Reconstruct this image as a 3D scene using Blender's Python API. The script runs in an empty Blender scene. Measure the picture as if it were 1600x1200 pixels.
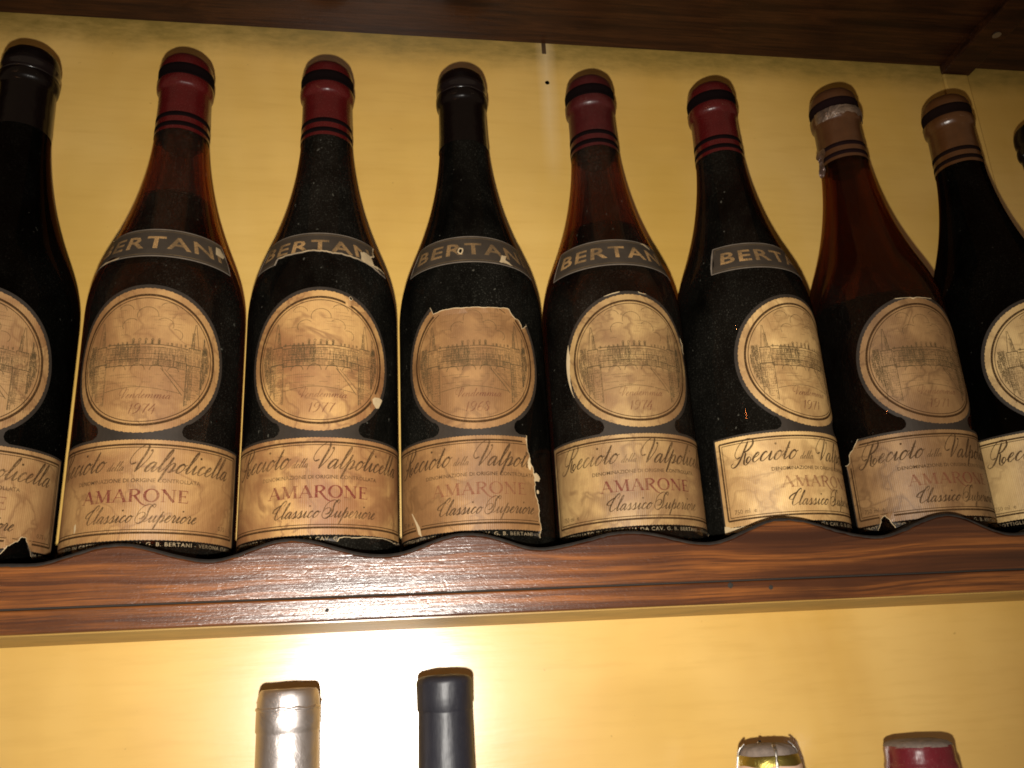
import bpy, bmesh, math, random
from mathutils import Vector, Matrix, noise
from mathutils.geometry import delaunay_2d_cdt
S = bpy.context.scene
COL = S.collection
RND = random.Random(7)
# ------------------------------------------------------------------ camera
CAM = Vector((-.0544, -.4728, -.0827))
cd = bpy.data.cameras.new('camera'); cam = bpy.data.objects.new('camera', cd); COL.objects.link(cam)
RT = Vector((0.988212, -0.143951, -0.052105)); UP = Vector((0.003417, -0.319528, 0.947571)); FW = Vector((0.153053, 0.936579, 0.315270))
cam.matrix_world = Matrix(((RT.x, UP.x, -FW.x, CAM.x), (RT.y, UP.y, -FW.y, CAM.y), (RT.z, UP.z, -FW.z, CAM.z), (0, 0, 0, 1)))
cd.sensor_width = 36; cd.lens = 1350.42 * 36 / 1600; cd.clip_start = .01; cd.clip_end = 50
S.camera = cam
# ------------------------------------------------------------------ dim warm room light and the phone's flash beside the lens
W = bpy.data.worlds.new('World'); S.world = W; W.use_nodes = True
W.node_tree.nodes['Background'].inputs[0].default_value = (1.0, .70, .44, 1)
W.node_tree.nodes['Background'].inputs[1].default_value = .16
def lamp(name, loc, power, radius, color):
    l = bpy.data.lights.new(name, 'POINT'); l.energy = power; l.shadow_soft_size = radius; l.color = color
    o = bpy.data.objects.new(name, l); o.location = loc; COL.objects.link(o); return o
fl = bpy.data.lights.new('camera_flash', 'SPOT'); fl.energy = 21.0; fl.shadow_soft_size = .004; fl.color = (1, .95, .87); fl.spot_size = math.radians(112); fl.spot_blend = 1.0
fo = bpy.data.objects.new('camera_flash', fl); fo.location = CAM + RT * -.005 + UP * -.033 + FW * -.005; COL.objects.link(fo)
fo.rotation_euler = (FW - RT * .06 - UP * .05).to_track_quat('-Z', 'Y').to_euler()
lamp('room_lamp', (.95, -1.30, .67), .35, .006, (1, .72, .42))
lamp('room_lamp', (-.70, -1.12, .655), .35, .006, (1, .72, .45))
lamp('room_lamp', (-.79, -1.10, .43), .9, .016, (1, .45, .20))
S.view_settings.view_transform = 'Standard'; S.view_settings.look = 'None'
S.view_settings.exposure = 0; S.view_settings.gamma = 1
S.cycles.max_bounces = 14; S.cycles.transmission_bounces = 10; S.cycles.transparent_max_bounces = 12
S.cycles.caustics_reflective = False; S.cycles.caustics_refractive = False
S.cycles.sample_clamp_indirect = 4; S.cycles.filter_width = 1.8

# ------------------------------------------------------------------ helpers
def tag(o, label=None, cat=None, group=None, kind=None):
    for k, v in (('label', label), ('category', cat), ('group', group), ('kind', kind)):
        if v: o[k] = v
    return o
def empty(name, loc):
    o = bpy.data.objects.new(name, None); o.location = loc; o.empty_display_size = .02; COL.objects.link(o); return o
def mesh_obj(name, verts, faces, mats, parent=None, smooth=False, idx=None, uvs=None):
    me = bpy.data.meshes.new(name); me.from_pydata([tuple(v) for v in verts], [], faces)
    for m in (mats if isinstance(mats, (list, tuple)) else [mats]): me.materials.append(m)
    if idx: me.polygons.foreach_set('material_index', idx)
    if smooth: me.polygons.foreach_set('use_smooth', [True] * len(me.polygons))
    if uvs:
        ul = me.uv_layers.new(name='flat')
        for lp in me.loops: ul.data[lp.index].uv = uvs[lp.vertex_index]
    me.update()
    o = bpy.data.objects.new(name, me); COL.objects.link(o)
    if parent: o.parent = parent
    return o
def catmull(pts, n=8, closed=False):
    P = [Vector(p) for p in pts]; out = []
    L = len(P)
    if L == 2 and not closed: return [P[0].lerp(P[1], i / n) for i in range(n + 1)]
    g = (lambda i: P[i % L]) if closed else (lambda i: P[max(0, min(L - 1, i))])
    for i in range(L if closed else L - 1):
        a, b, c, d = g(i - 1), g(i), g(i + 1), g(i + 2)
        for k in range(n):
            t = k / n
            out.append(.5 * ((2 * b) + (c - a) * t + (2 * a - 5 * b + 4 * c - d) * t * t + (3 * b - a - 3 * c + d) * t ** 3))
    if not closed: out.append(P[-1])
    return out
def lathe_data(prof, seg=72, wob=None):
    V, F = [], []
    for j, (r, z) in enumerate(prof):
        for s in range(seg):
            a = 2 * math.pi * s / seg; rr = r; zz = z
            if wob: rr, zz = wob(r, z, a)
            V.append((rr * math.cos(a), rr * math.sin(a), zz))
    for j in range(len(prof) - 1):
        for s in range(seg):
            t = (s + 1) % seg
            F.append((j * seg + s, j * seg + t, (j + 1) * seg + t, (j + 1) * seg + s))
    return V, F
def lathe(name, prof, mat, parent, seg=72, cap0=True, cap1=True, wob=None):
    V, F = lathe_data(prof, seg, wob)
    if cap0: F.append(tuple(range(seg - 1, -1, -1)))
    if cap1: F.append(tuple((len(prof) - 1) * seg + s for s in range(seg)))
    return mesh_obj(name, V, F, mat, parent, True)
def box(name, a, b, mat, parent=None, bev=0):
    bm = bmesh.new(); bmesh.ops.create_cube(bm, size=1)
    for v in bm.verts: v.co = Vector(((a[i] + b[i]) / 2 + v.co[i] * (b[i] - a[i]) for i in range(3)))
    if bev: bmesh.ops.bevel(bm, geom=bm.edges[:], offset=bev, segments=2, affect='EDGES', profile=.5)
    me = bpy.data.meshes.new(name); bm.to_mesh(me); bm.free(); me.materials.append(mat)
    o = bpy.data.objects.new(name, me); COL.objects.link(o)
    if parent: o.parent = parent
    return o
def inpoly(x, y, P):
    c = False; j = len(P) - 1
    for i in range(len(P)):
        if (P[i][1] > y) != (P[j][1] > y) and x < (P[j][0] - P[i][0]) * (y - P[i][1]) / (P[j][1] - P[i][1]) + P[i][0]: c = not c
        j = i
    return c
def jag(P, amp, seed, depth=3):
    r = random.Random(seed); P = [Vector(p) for p in P]
    for d in range(depth):
        Q = []
        for i in range(len(P)):
            a, b = P[i], P[(i + 1) % len(P)]; m = (a + b) / 2; e = b - a
            if e.length > .5: m = m + Vector((-e.y, e.x)).normalized() * r.uniform(-1, 1) * min(amp, e.length * .22)
            Q += [a, m]
        P = Q; amp *= .6
    return [(p.x, p.y) for p in P]
def grow(P, d):
    c = Vector((sum(p[0] for p in P) / len(P), sum(p[1] for p in P) / len(P)))
    out = []
    n = len(P)
    ar = sum(P[i][0] * P[(i + 1) % n][1] - P[(i + 1) % n][0] * P[i][1] for i in range(n))
    sg = 1 if ar > 0 else -1
    for i in range(n):
        a, b = Vector(P[i - 1]), Vector(P[(i + 1) % n]); e = b - a
        if e.length < 1e-6: out.append(P[i]); continue
        nn = Vector((e.y, -e.x)).normalized() * sg
        q = Vector(P[i]) + nn * d
        out.append((q.x, q.y))
    return out

# ------------------------------------------------------------------ materials
class NT:
    def __init__(s, name):
        s.m = bpy.data.materials.new(name); s.m.use_nodes = True; s.t = s.m.node_tree; s.n = s.t.nodes; s.n.clear()
        s.out = s.n.new('ShaderNodeOutputMaterial')
    def new(s, typ, ins=None, **kw):
        n = s.n.new('ShaderNode' + typ)
        for k, v in kw.items(): setattr(n, k, v)
        for k, v in (ins or {}).items(): s.put(n.inputs[k], v)
        return n
    def put(s, sock, v):
        if isinstance(v, bpy.types.NodeSocket): s.t.links.new(v, sock)
        elif isinstance(v, tuple) and len(v) == 3 and sock.type == 'RGBA': sock.default_value = (*v, 1)
        else: sock.default_value = v
    def coord(s, kind='Object', scale=(1, 1, 1), loc=(0, 0, 0)):
        c = s.new('TexCoord'); mp = s.new('Mapping', {'Vector': c.outputs[kind], 'Scale': scale, 'Location': loc}); return mp.outputs[0]
    def noise(s, vec, scale, detail=3, rough=.55, dist=0, out=0):
        return s.new('TexNoise', {'Vector': vec, 'Scale': scale, 'Detail': detail, 'Roughness': rough, 'Distortion': dist}).outputs[out]
    def ramp(s, f, stops):
        r = s.new('ValToRGB', {'Fac': f}); el = r.color_ramp.elements
        while len(el) < len(stops): el.new(.5)
        for e, (p, c) in zip(el, stops): e.position = p; e.color = (*c, 1) if isinstance(c, tuple) else (c, c, c, 1)
        return r.outputs[0]
    def math(s, op, a, b=0.0, c=None, clamp=False):
        n = s.new('Math', operation=op, use_clamp=clamp); s.put(n.inputs[0], a); s.put(n.inputs[1], b)
        if c is not None: s.put(n.inputs[2], c)
        return n.outputs[0]
    def mix(s, f, a, b, mode='MIX'):
        n = s.new('Mix', data_type='RGBA', blend_type=mode); s.put(n.inputs[0], f); s.put(n.inputs[6], a); s.put(n.inputs[7], b); return n.outputs[2]
    def bump(s, h, strength, dist=.001):
        return s.new('Bump', {'Height': h, 'Strength': strength, 'Distance': dist}).outputs[0]
    def pbr(s, **ins):
        names = {'color': 'Base Color', 'rough': 'Roughness', 'metal': 'Metallic', 'normal': 'Normal', 'spec': 'Specular IOR Level', 'coat': 'Coat Weight', 'coatr': 'Coat Roughness', 'trans': 'Transmission Weight', 'ior': 'IOR', 'coatn': 'Coat Normal'}
        return s.new('BsdfPrincipled', {names[k]: v for k, v in ins.items()}).outputs[0]
    def done(s, sh): s.t.links.new(sh, s.out.inputs[0]); return s.m
def m_wall():
    s = NT('yellow_gloss_paint'); v = s.coord(); br = s.coord(scale=(1.2, 1, 14))
    n1 = s.noise(br, 6, 4); n2 = s.noise(v, 9, 4, .6)
    c = s.mix(n1, (.53, .315, .066), (.61, .385, .100)); c = s.mix(s.ramp(n2, [(.42, 0), (.72, .6)]), c, (.47, .27, .066))
    n3 = s.noise(s.coord(scale=(1.6, 1, .55), loc=(3, 1, 2)), 5, 3, .5, .6); c = s.mix(s.ramp(n3, [(.40, 0), (.66, .6)]), c, (.66, .44, .145))
    n4 = s.noise(s.coord(scale=(1, 1, 1.2), loc=(8, 1, 5)), 3.3, 4, .6); c = s.mix(s.ramp(n4, [(.48, 0), (.70, .5)]), c, (.40, .235, .042))
    stk = s.noise(s.coord(scale=(.10, 1, 1.0), loc=(2, 4, 1)), 260, 3, .6); c = s.mix(s.ramp(stk, [(.50, 0), (.75, .16)]), c, (.38, .22, .045))
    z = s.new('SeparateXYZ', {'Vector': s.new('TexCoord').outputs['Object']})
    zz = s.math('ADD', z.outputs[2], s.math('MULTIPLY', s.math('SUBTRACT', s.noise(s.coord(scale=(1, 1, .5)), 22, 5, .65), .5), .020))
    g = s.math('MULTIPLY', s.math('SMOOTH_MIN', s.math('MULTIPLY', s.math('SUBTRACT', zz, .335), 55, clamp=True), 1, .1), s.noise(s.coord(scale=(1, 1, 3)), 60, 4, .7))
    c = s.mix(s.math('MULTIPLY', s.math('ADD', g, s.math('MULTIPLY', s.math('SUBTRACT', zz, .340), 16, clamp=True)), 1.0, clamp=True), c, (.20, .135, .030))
    # rubbed pale streak under the nail hole
    dx = s.math('ABSOLUTE', s.math('SUBTRACT', s.math('ADD', z.outputs[0], s.math('MULTIPLY', n2, .012)), .077))
    st = s.math('MULTIPLY', s.math('SUBTRACT', 1, s.math('MULTIPLY', dx, 120), clamp=True), s.math('MULTIPLY', s.math('SUBTRACT', z.outputs[2], .24), 14, clamp=True))
    c = s.mix(s.math('MULTIPLY', st, .45), c, (.66, .50, .28))
    sp = s.ramp(s.noise(v, 210, 2, .5), [(.74, 0), (.78, 1)])
    c = s.mix(s.math('MULTIPLY', sp, .5), c, (.28, .17, .04))
    b = s.bump(s.math('ADD', n1, s.math('ADD', s.math('MULTIPLY', s.noise(v, 160, 3), .12), s.math('MULTIPLY', stk, .5))), .07, .002)
    return s.done(s.pbr(color=c, rough=s.math('ADD', .22, s.math('MULTIPLY', n2, .06)), normal=b, spec=1.0, coat=.7, coatr=.24))
def m_wood(name, dark, mid, light, rough=.3, seed=0., spark=.5, spec=.5, coat=.35):
    s = NT(name); v = s.coord(scale=(.5, 14, 27), loc=(seed, seed * .7, seed * 1.3))
    warp = s.noise(s.coord(scale=(1, 1, 1), loc=(seed, 5, 2)), 5, 3, .5)
    vv = s.new('VectorMath', {0: v}, operation='ADD'); wc = s.new('CombineXYZ', {'Z': s.math('MULTIPLY', warp, .7)}); s.put(vv.inputs[1], wc.outputs[0])
    g = s.noise(vv.outputs[0], 5.5, 4, .55, .3); f = s.noise(s.coord(scale=(2.6, 60, 120), loc=(seed, 0, 0)), 9, 5, .72)
    c = s.ramp(g, [(.34, dark), (.46, mid), (.565, light), (.64, mid)])
    c = s.mix(s.ramp(f, [(.42, .0), (.66, .75)]), c, dark)
    blot = s.noise(s.coord(scale=(.6, 1, 1.6), loc=(seed, 2, 1)), 16, 4, .6); c = s.mix(s.ramp(blot, [(.5, 0), (.72, .75)]), c, dark)
    fine = s.noise(s.coord(scale=(1, 1, 1.2)), 800, 3, .65); pit = s.ramp(s.noise(s.coord(scale=(.6, 1, 1)), 330, 2, .6), [(.58, 0), (.72, 1)])
    h = s.math('ADD', s.math('ADD', s.math('MULTIPLY', f, .55), s.math('MULTIPLY', g, .5)), s.math('SUBTRACT', s.math('MULTIPLY', fine, spark), s.math('MULTIPLY', pit, .2)))
    b = s.bump(h, .36, .0006)
    return s.done(s.pbr(color=c, rough=s.math('ADD', rough, s.math('MULTIPLY', f, .12)), normal=b, spec=spec, coat=coat, coatr=.17))
def m_glass(name, col, dust, seed):
    s = NT(name)
    gl_ = s.new('BsdfGlass', {'Color': col, 'Roughness': 0.0, 'IOR': 1.5}).outputs[0]; tr_ = s.new('BsdfTransparent', {'Color': tuple(x ** 1.3 for x in col)}).outputs[0]
    gm_ = s.new('MixShader'); s.put(gm_.inputs[0], .42); s.put(gm_.inputs[1], gl_); s.put(gm_.inputs[2], tr_); glass = gm_.outputs[0]
    v = s.coord(loc=(seed, seed, 0))
    speck = s.ramp(s.noise(v, 1300, 2, .6), [(.57, 0), (.76, 1)]); mot = s.noise(v, 60, 4, .6)
    big = s.ramp(s.noise(v, 340, 1, .5), [(.76, 0), (.79, 1)])
    smear = s.noise(s.coord(scale=(1, 1, .15), loc=(seed, 0, 0)), 120, 3, .6)
    pat = s.ramp(s.noise(s.coord(scale=(1, 1, .6), loc=(seed * 2, 1, 3)), 26, 4, .6, .4), [(.36, .08), (.68, 1.5)])
    f = s.math('MULTIPLY', s.math('ADD', s.math('MULTIPLY', s.math('MULTIPLY', speck, pat), .10), s.math('ADD', s.math('MULTIPLY', s.math('MULTIPLY', mot, pat), .020), s.math('MULTIPLY', smear, .010))), dust)
    f = s.math('ADD', f, s.math('MULTIPLY', big, .2 * min(dust, 1)), clamp=True)
    d = s.new('BsdfDiffuse', {'Color': (.22, .205, .16)}).outputs[0]
    mx = s.new('MixShader'); s.put(mx.inputs[0], f); s.put(mx.inputs[1], glass); s.put(mx.inputs[2], d)
    return s.done(mx.outputs[0])
def m_simple(name, col, rough=.5, metal=0., nscale=0, amt=.3, bump=0., spec=.5, coat=0.):
    s = NT(name); v = s.coord(); c = col; kw = {}
    if nscale:
        n = s.noise(v, nscale, 4, .6); c = s.mix(s.ramp(n, [(.35, 0), (.7, amt)]), col, tuple(x * .35 for x in col))
        if bump: kw['normal'] = s.bump(n, bump, .0006)
    return s.done(s.pbr(color=c, rough=rough, metal=metal, spec=spec, coat=coat, **kw))
def m_capsule(name, col, dustcol=(.34, .24, .19), dust=.5, rough=.3, spec=.5):
    s = NT(name); v = s.coord(); n = s.noise(v, 120, 4, .65); n2 = s.noise(v, 700, 3, .6)
    c = s.mix(s.ramp(n, [(.3, 0), (.75, .5)]), col, tuple(x * .5 for x in col))
    f = s.math('MULTIPLY', s.ramp(n2, [(.52, 0), (.75, 1)]), dust, clamp=True)
    z = s.new('SeparateXYZ', {'Vector': s.new('NewGeometry').outputs['Normal']}).outputs[2]
    f = s.math('ADD', s.math('MULTIPLY', f, .5), s.math('MULTIPLY', s.math('MULTIPLY', z, .55, clamp=True), dust), clamp=True)
    c = s.mix(f, c, dustcol)
    return s.done(s.pbr(color=c, rough=s.math('ADD', rough, s.math('MULTIPLY', f, .5)), spec=spec, normal=s.bump(s.math('ADD', s.noise(v, 45, 3), s.math('MULTIPLY', s.noise(s.coord(scale=(1, 1, .22)), 260, 3, .6), .22)), .28, .003)))
def m_paper(name, light, dark, stain, seed, ring=None):
    s = NT(name); uv = s.coord('UV', loc=(seed, seed * .37, 0))
    raw = s.new('SeparateXYZ', {'Vector': s.new('TexCoord').outputs['UV']})
    big = s.noise(uv, 3.2, 4, .55, .8); mid = s.noise(uv, 11, 5, .6); fib = s.noise(s.coord('UV', scale=(1, .15, 1)), 160, 3, .6)
    c = s.mix(s.ramp(big, [(.40, 0), (.66, stain)]), light, dark)
    tide = s.ramp(s.noise(uv, 4.6, 3, .5, .5), [(.50, 0), (.555, .75), (.575, .1), (.66, 0)])
    c = s.mix(s.math('MULTIPLY', tide, stain), c, tuple(x * .72 for x in dark))
    c = s.mix(s.ramp(mid, [(.5, 0), (.78, .38)]), c, tuple(x * .8 for x in dark))
    bl2 = s.ramp(s.noise(uv, 2.1, 5, .62, 1.0), [(.46, 0), (.63, .85)]); c = s.mix(s.math('MULTIPLY', bl2, stain), c, tuple(x * .95 for x in dark))
    fox = s.ramp(s.noise(uv, 42, 3, .6), [(.66, 0), (.74, 1)]); c = s.mix(s.math('MULTIPLY', fox, .35 * stain), c, tuple(x * .55 for x in dark))
    c = s.mix(s.math('MULTIPLY', fib, .22), c, tuple(x * .6 for x in light))
    laid = s.math('SINE', s.math('MULTIPLY', raw.outputs[0], 2 * math.pi * 100 / 1.05))
    c = s.mix(s.math('MULTIPLY', s.math('ADD', laid, 1), .05), c, tuple(x * .45 for x in light))
    h = s.math('ADD', s.math('MULTIPLY', laid, .35), s.math('ADD', fib, s.math('MULTIPLY', mid, .4)))
    return s.done(s.pbr(color=c, rough=.46, normal=s.bump(h, .16, .0006), spec=.42))
def m_ink(name, col, keep, seed, patch=.45):
    s = NT(name); uv = s.coord('UV', loc=(seed, seed * .6, 0))
    n = s.ramp(s.noise(uv, 5.5, 4, .6, .5), [(.38, patch), (.62, 1)]); f = s.ramp(s.noise(uv, 120, 3, .7), [(.3, .25), (.55, 1)])
    k = s.math('MULTIPLY', s.math('MULTIPLY', n, f), keep, clamp=True)
    d = s.new('BsdfDiffuse', {'Color': col}).outputs[0]; t = s.new('BsdfTransparent').outputs[0]
    mx = s.new('MixShader'); s.put(mx.inputs[0], k); s.put(mx.inputs[1], t); s.put(mx.inputs[2], d)
    return s.done(mx.outputs[0])
def m_foil(name, col, rough=.25, bump=.6, sc=90):
    s = NT(name); v = s.coord(); n = s.noise(v, sc, 4, .6, 1.2)
    return s.done(s.pbr(color=col, rough=s.math('ADD', rough, s.math('MULTIPLY', n, .15)), metal=1., normal=s.bump(n, bump, .003)))
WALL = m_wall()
RAILW = m_wood('varnished_reddish_wood', (.026, .0075, .003), (.070, .021, .006), (.185, .060, .0125), .18, 0., .26, .75, .55)
DARKW = m_wood('dark_stained_wood', (.010, .003, .001), (.026, .008, .0022), (.045, .015, .004), .42, 3., .3, .22, 0.)
UNDER = m_simple('grimy_yellow_underside_paint', (.46, .29, .075), .5, 0, 28, .7, .3)
EDGE = m_simple('dusty_black_edging', (.022, .018, .015), .95, 0, 300, .6, .8, spec=.1)
PALE = m_simple('pale_torn_paper', (.42, .31, .17), .8, 0, 200, .3, .4)
GREYB = m_simple('grey_brown_printed_border', (.027, .0195, .0135), .6, 0, 90, .5, .1, spec=.2)
STRIP = m_simple('dark_printed_strip', (.030, .024, .018), .55, 0, 90, .5, .1, spec=.3)
NECKB = m_simple('dark_bronze_label_paper', (.040, .030, .021), .5, 0, 70, .5, .2, spec=.4)
NECKE = m_simple('pale_label_edge', (.17, .135, .10), .7, 0, 200, .5, .2)
BLACKB = m_simple('black_capsule_band', (.004, .002, .002), .9, 0, 150, .3, spec=.03)
WINE = m_simple('dark_red_wine', (.010, .0025, .0015), .25, spec=.1)
HOLE = m_simple('dark_hole', (.01, .007, .004), .9)
METAL = m_foil('grey_screw_metal', (.35, .33, .30), .4, .2)

# ------------------------------------------------------------------ the wall and shelves
ZO = .034     # a bottle's base stands this far below its label datum
BZ = -ZO      # shelf top
YW = .0526
YR = -.056    # front face of the shelf rail
ZC = .3653    # underside of the upper shelf
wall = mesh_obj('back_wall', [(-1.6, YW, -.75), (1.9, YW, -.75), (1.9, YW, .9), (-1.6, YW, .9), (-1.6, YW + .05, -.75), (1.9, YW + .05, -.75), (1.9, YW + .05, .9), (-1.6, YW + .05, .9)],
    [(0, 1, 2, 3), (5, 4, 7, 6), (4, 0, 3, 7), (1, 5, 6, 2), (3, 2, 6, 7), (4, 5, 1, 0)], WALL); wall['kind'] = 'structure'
shelf = tag(empty('shelf', (0, 0, -.0565)), 'varnished reddish-brown wooden shelf with a scalloped front rail under the row of bottles', 'shelf')
def child(o, p): o.parent = p; o.matrix_parent_inverse = Matrix.Translation(-p.location); return o
X0, X1 = -1.2, 1.5
child(box('board', (X0, YR + .013, -.0562), (X1, YW, BZ), UNDER), shelf)
crest = [(-.445, -.0185), (-.40, -.0262), (-.362, -.0185), (-.32, -.0265), (-.278, -.0190), (-.236, -.0262), (-.207, -.0262), (-.172, -.0186), (-.131, -.0272), (-.0955, -.0188), (-.053, -.0276), (-.0113, -.0184), (.0235, -.0266), (.0695, -.0200), (.108, -.0268), (.1500, -.0158), (.2000, -.0264), (.2425, -.0160), (.2790, -.0274), (.318, -.0175), (.360, -.0268), (.402, -.018), (.445, -.0268), (.49, -.018)]
def scal(x):
    if x <= crest[0][0] or x >= crest[-1][0]: return -.0225
    for (a, za), (b, zb) in zip(crest, crest[1:]):
        if a <= x <= b:
            t = (x - a) / (b - a); t = .5 - .5 * math.cos(math.pi * t); return za + (zb - za) * t
xs = [X0, -.8, -.6, -.5] + [-.445 + i * .002 for i in range(468)] + [.6, .8, 1.1, X1]
prof_n = 8
V, F = [], []
for x in xs:
    zt = scal(x) + noise.noise(Vector((x * 60, 0, 0))) * .0004
    th = .0125
    V += [(x, YR, -.0452), (x, YR, zt - .0016), (x, YR + .0008, zt - .0004), (x, YR + .002, zt), (x, YR + th - .001, zt), (x, YR + th, zt - .001), (x, YR + th, -.0452)]
k = 7
for i in range(len(xs) - 1):
    for j in range(k):
        F.append((i * k + j, (i + 1) * k + j, (i + 1) * k + (j + 1) % k, i * k + (j + 1) % k))
F += [tuple(range(k)), tuple((len(xs) - 1) * k + j for j in range(k - 1, -1, -1))]
rail = child(mesh_obj('front_rail', V, F, RAILW), shelf)
V, F = [], []
for x in xs:      # fuzzy black edging that follows the scallops
    zt = scal(x) + noise.noise(Vector((x * 60, 0, 0))) * .0004; w = .0010 + .0005 * noise.noise(Vector((x * 250, 3, 0))) + .0004 * noise.noise(Vector((x * 900, 3, 0)))
    V += [(x, YR - .0004, zt - w), (x, YR - .0007, zt - .0004), (x, YR + .0004, zt + .0005), (x, YR + .012, zt + .0005), (x, YR + .012, zt + .0001), (x, YR + .0005, zt - .0001)]
k = 6
for i in range(len(xs) - 1):
    for j in range(k): F.append((i * k + j, (i + 1) * k + j, (i + 1) * k + (j + 1) % k, i * k + (j + 1) % k))
child(mesh_obj('edging', V, F, EDGE), shelf)
# lower moulding, slightly set back, with a groove above it
child(box('moulding', (X0, YR + .0012, -.0565), (X1, YR + .0128, -.0460), RAILW, bev=.0009), shelf)
child(box('groove_backing', (X0, YR + .004, -.0464), (X1, YR + .0125, -.0450), HOLE), shelf)
for x, z, s in ((.118, -.0478, .0016), (.139, -.0496, .0013), (-.078, -.0515, .001)):      # nail heads in the moulding
    bm = bmesh.new(); bmesh.ops.create_icosphere(bm, subdivisions=1, radius=s)
    for v in bm.verts: v.co = Vector((v.co.x, v.co.y * .25, v.co.z)) + Vector((x, YR + .0011, z))
    me = bpy.data.meshes.new('nail_head'); bm.to_mesh(me); bm.free(); me.materials.append(HOLE)
    child_o = bpy.data.objects.new('nail_head', me); COL.objects.link(child_o); child(child_o, shelf)
up = tag(empty('upper_shelf', (0, 0, ZC)), 'dark stained wooden shelf above the row of bottles, seen from underneath', 'shelf')
child(box('board', (X0, -.075, ZC), (X1, YW, ZC + .018), DARKW), up)
child(box('front_rail', (X0, -.088, ZC - .004), (X1, -.0755, ZC + .03), DARKW, bev=.001), up)
bk = child(box('cleat', (.3965, -.074, ZC - .0085), (.4215, YW, ZC - .0003), DARKW, bev=.0012), up)
sc_ = bmesh.new(); bmesh.ops.create_cone(sc_, segments=16, radius1=.0032, radius2=.0026, depth=.0012, cap_ends=True)
for v in sc_.verts: v.co += Vector((.4105, .004, ZC - .009))
me = bpy.data.meshes.new('screw'); sc_.to_mesh(me); sc_.free(); me.materials.append(METAL)
so = bpy.data.objects.new('screw', me); COL.objects.link(so); so.parent = bk
post = box('wall_post', (.3965, YW - .003, BZ), (.4185, YW - .0002, ZC - .0090), WALL, bev=.0012)
tag(post, 'narrow yellow painted upright batten on the wall behind the brown-capped bottle at the right', 'batten')
bm = bmesh.new(); bmesh.ops.create_circle(bm, cap_ends=True, segments=10, radius=.0017)
bmesh.ops.rotate(bm, verts=bm.verts, matrix=Matrix.Rotation(math.pi / 2, 3, 'X'))
for v in bm.verts: v.co += Vector((.0703, YW - .0003, .3297)) + Vector((0, 0, .0004 * noise.noise(v.co * 900)))
bmesh.ops.extrude_face_region(bm, geom=bm.faces[:])
me = bpy.data.meshes.new('nail_hole'); bm.to_mesh(me); bm.free(); me.materials.append(HOLE)
nh = bpy.data.objects.new('nail_hole', me); COL.objects.link(nh); nh.parent = wall
box('drip_mark', (.0680, YW - .0007, .3555), (.0712, YW - .0001, ZC - .0003), m_simple('rust_drip', (.05, .025, .008), .6, 0, 200, .5), bev=.0002).parent = wall
low = tag(empty('lower_shelf', (0, 0, -.42)), 'plain dark wooden shelf board carrying the four capped bottles at the bottom', 'shelf')
child(box('board', (X0, YR, -.438), (X1, YW, -.42), DARKW), low)

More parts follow.
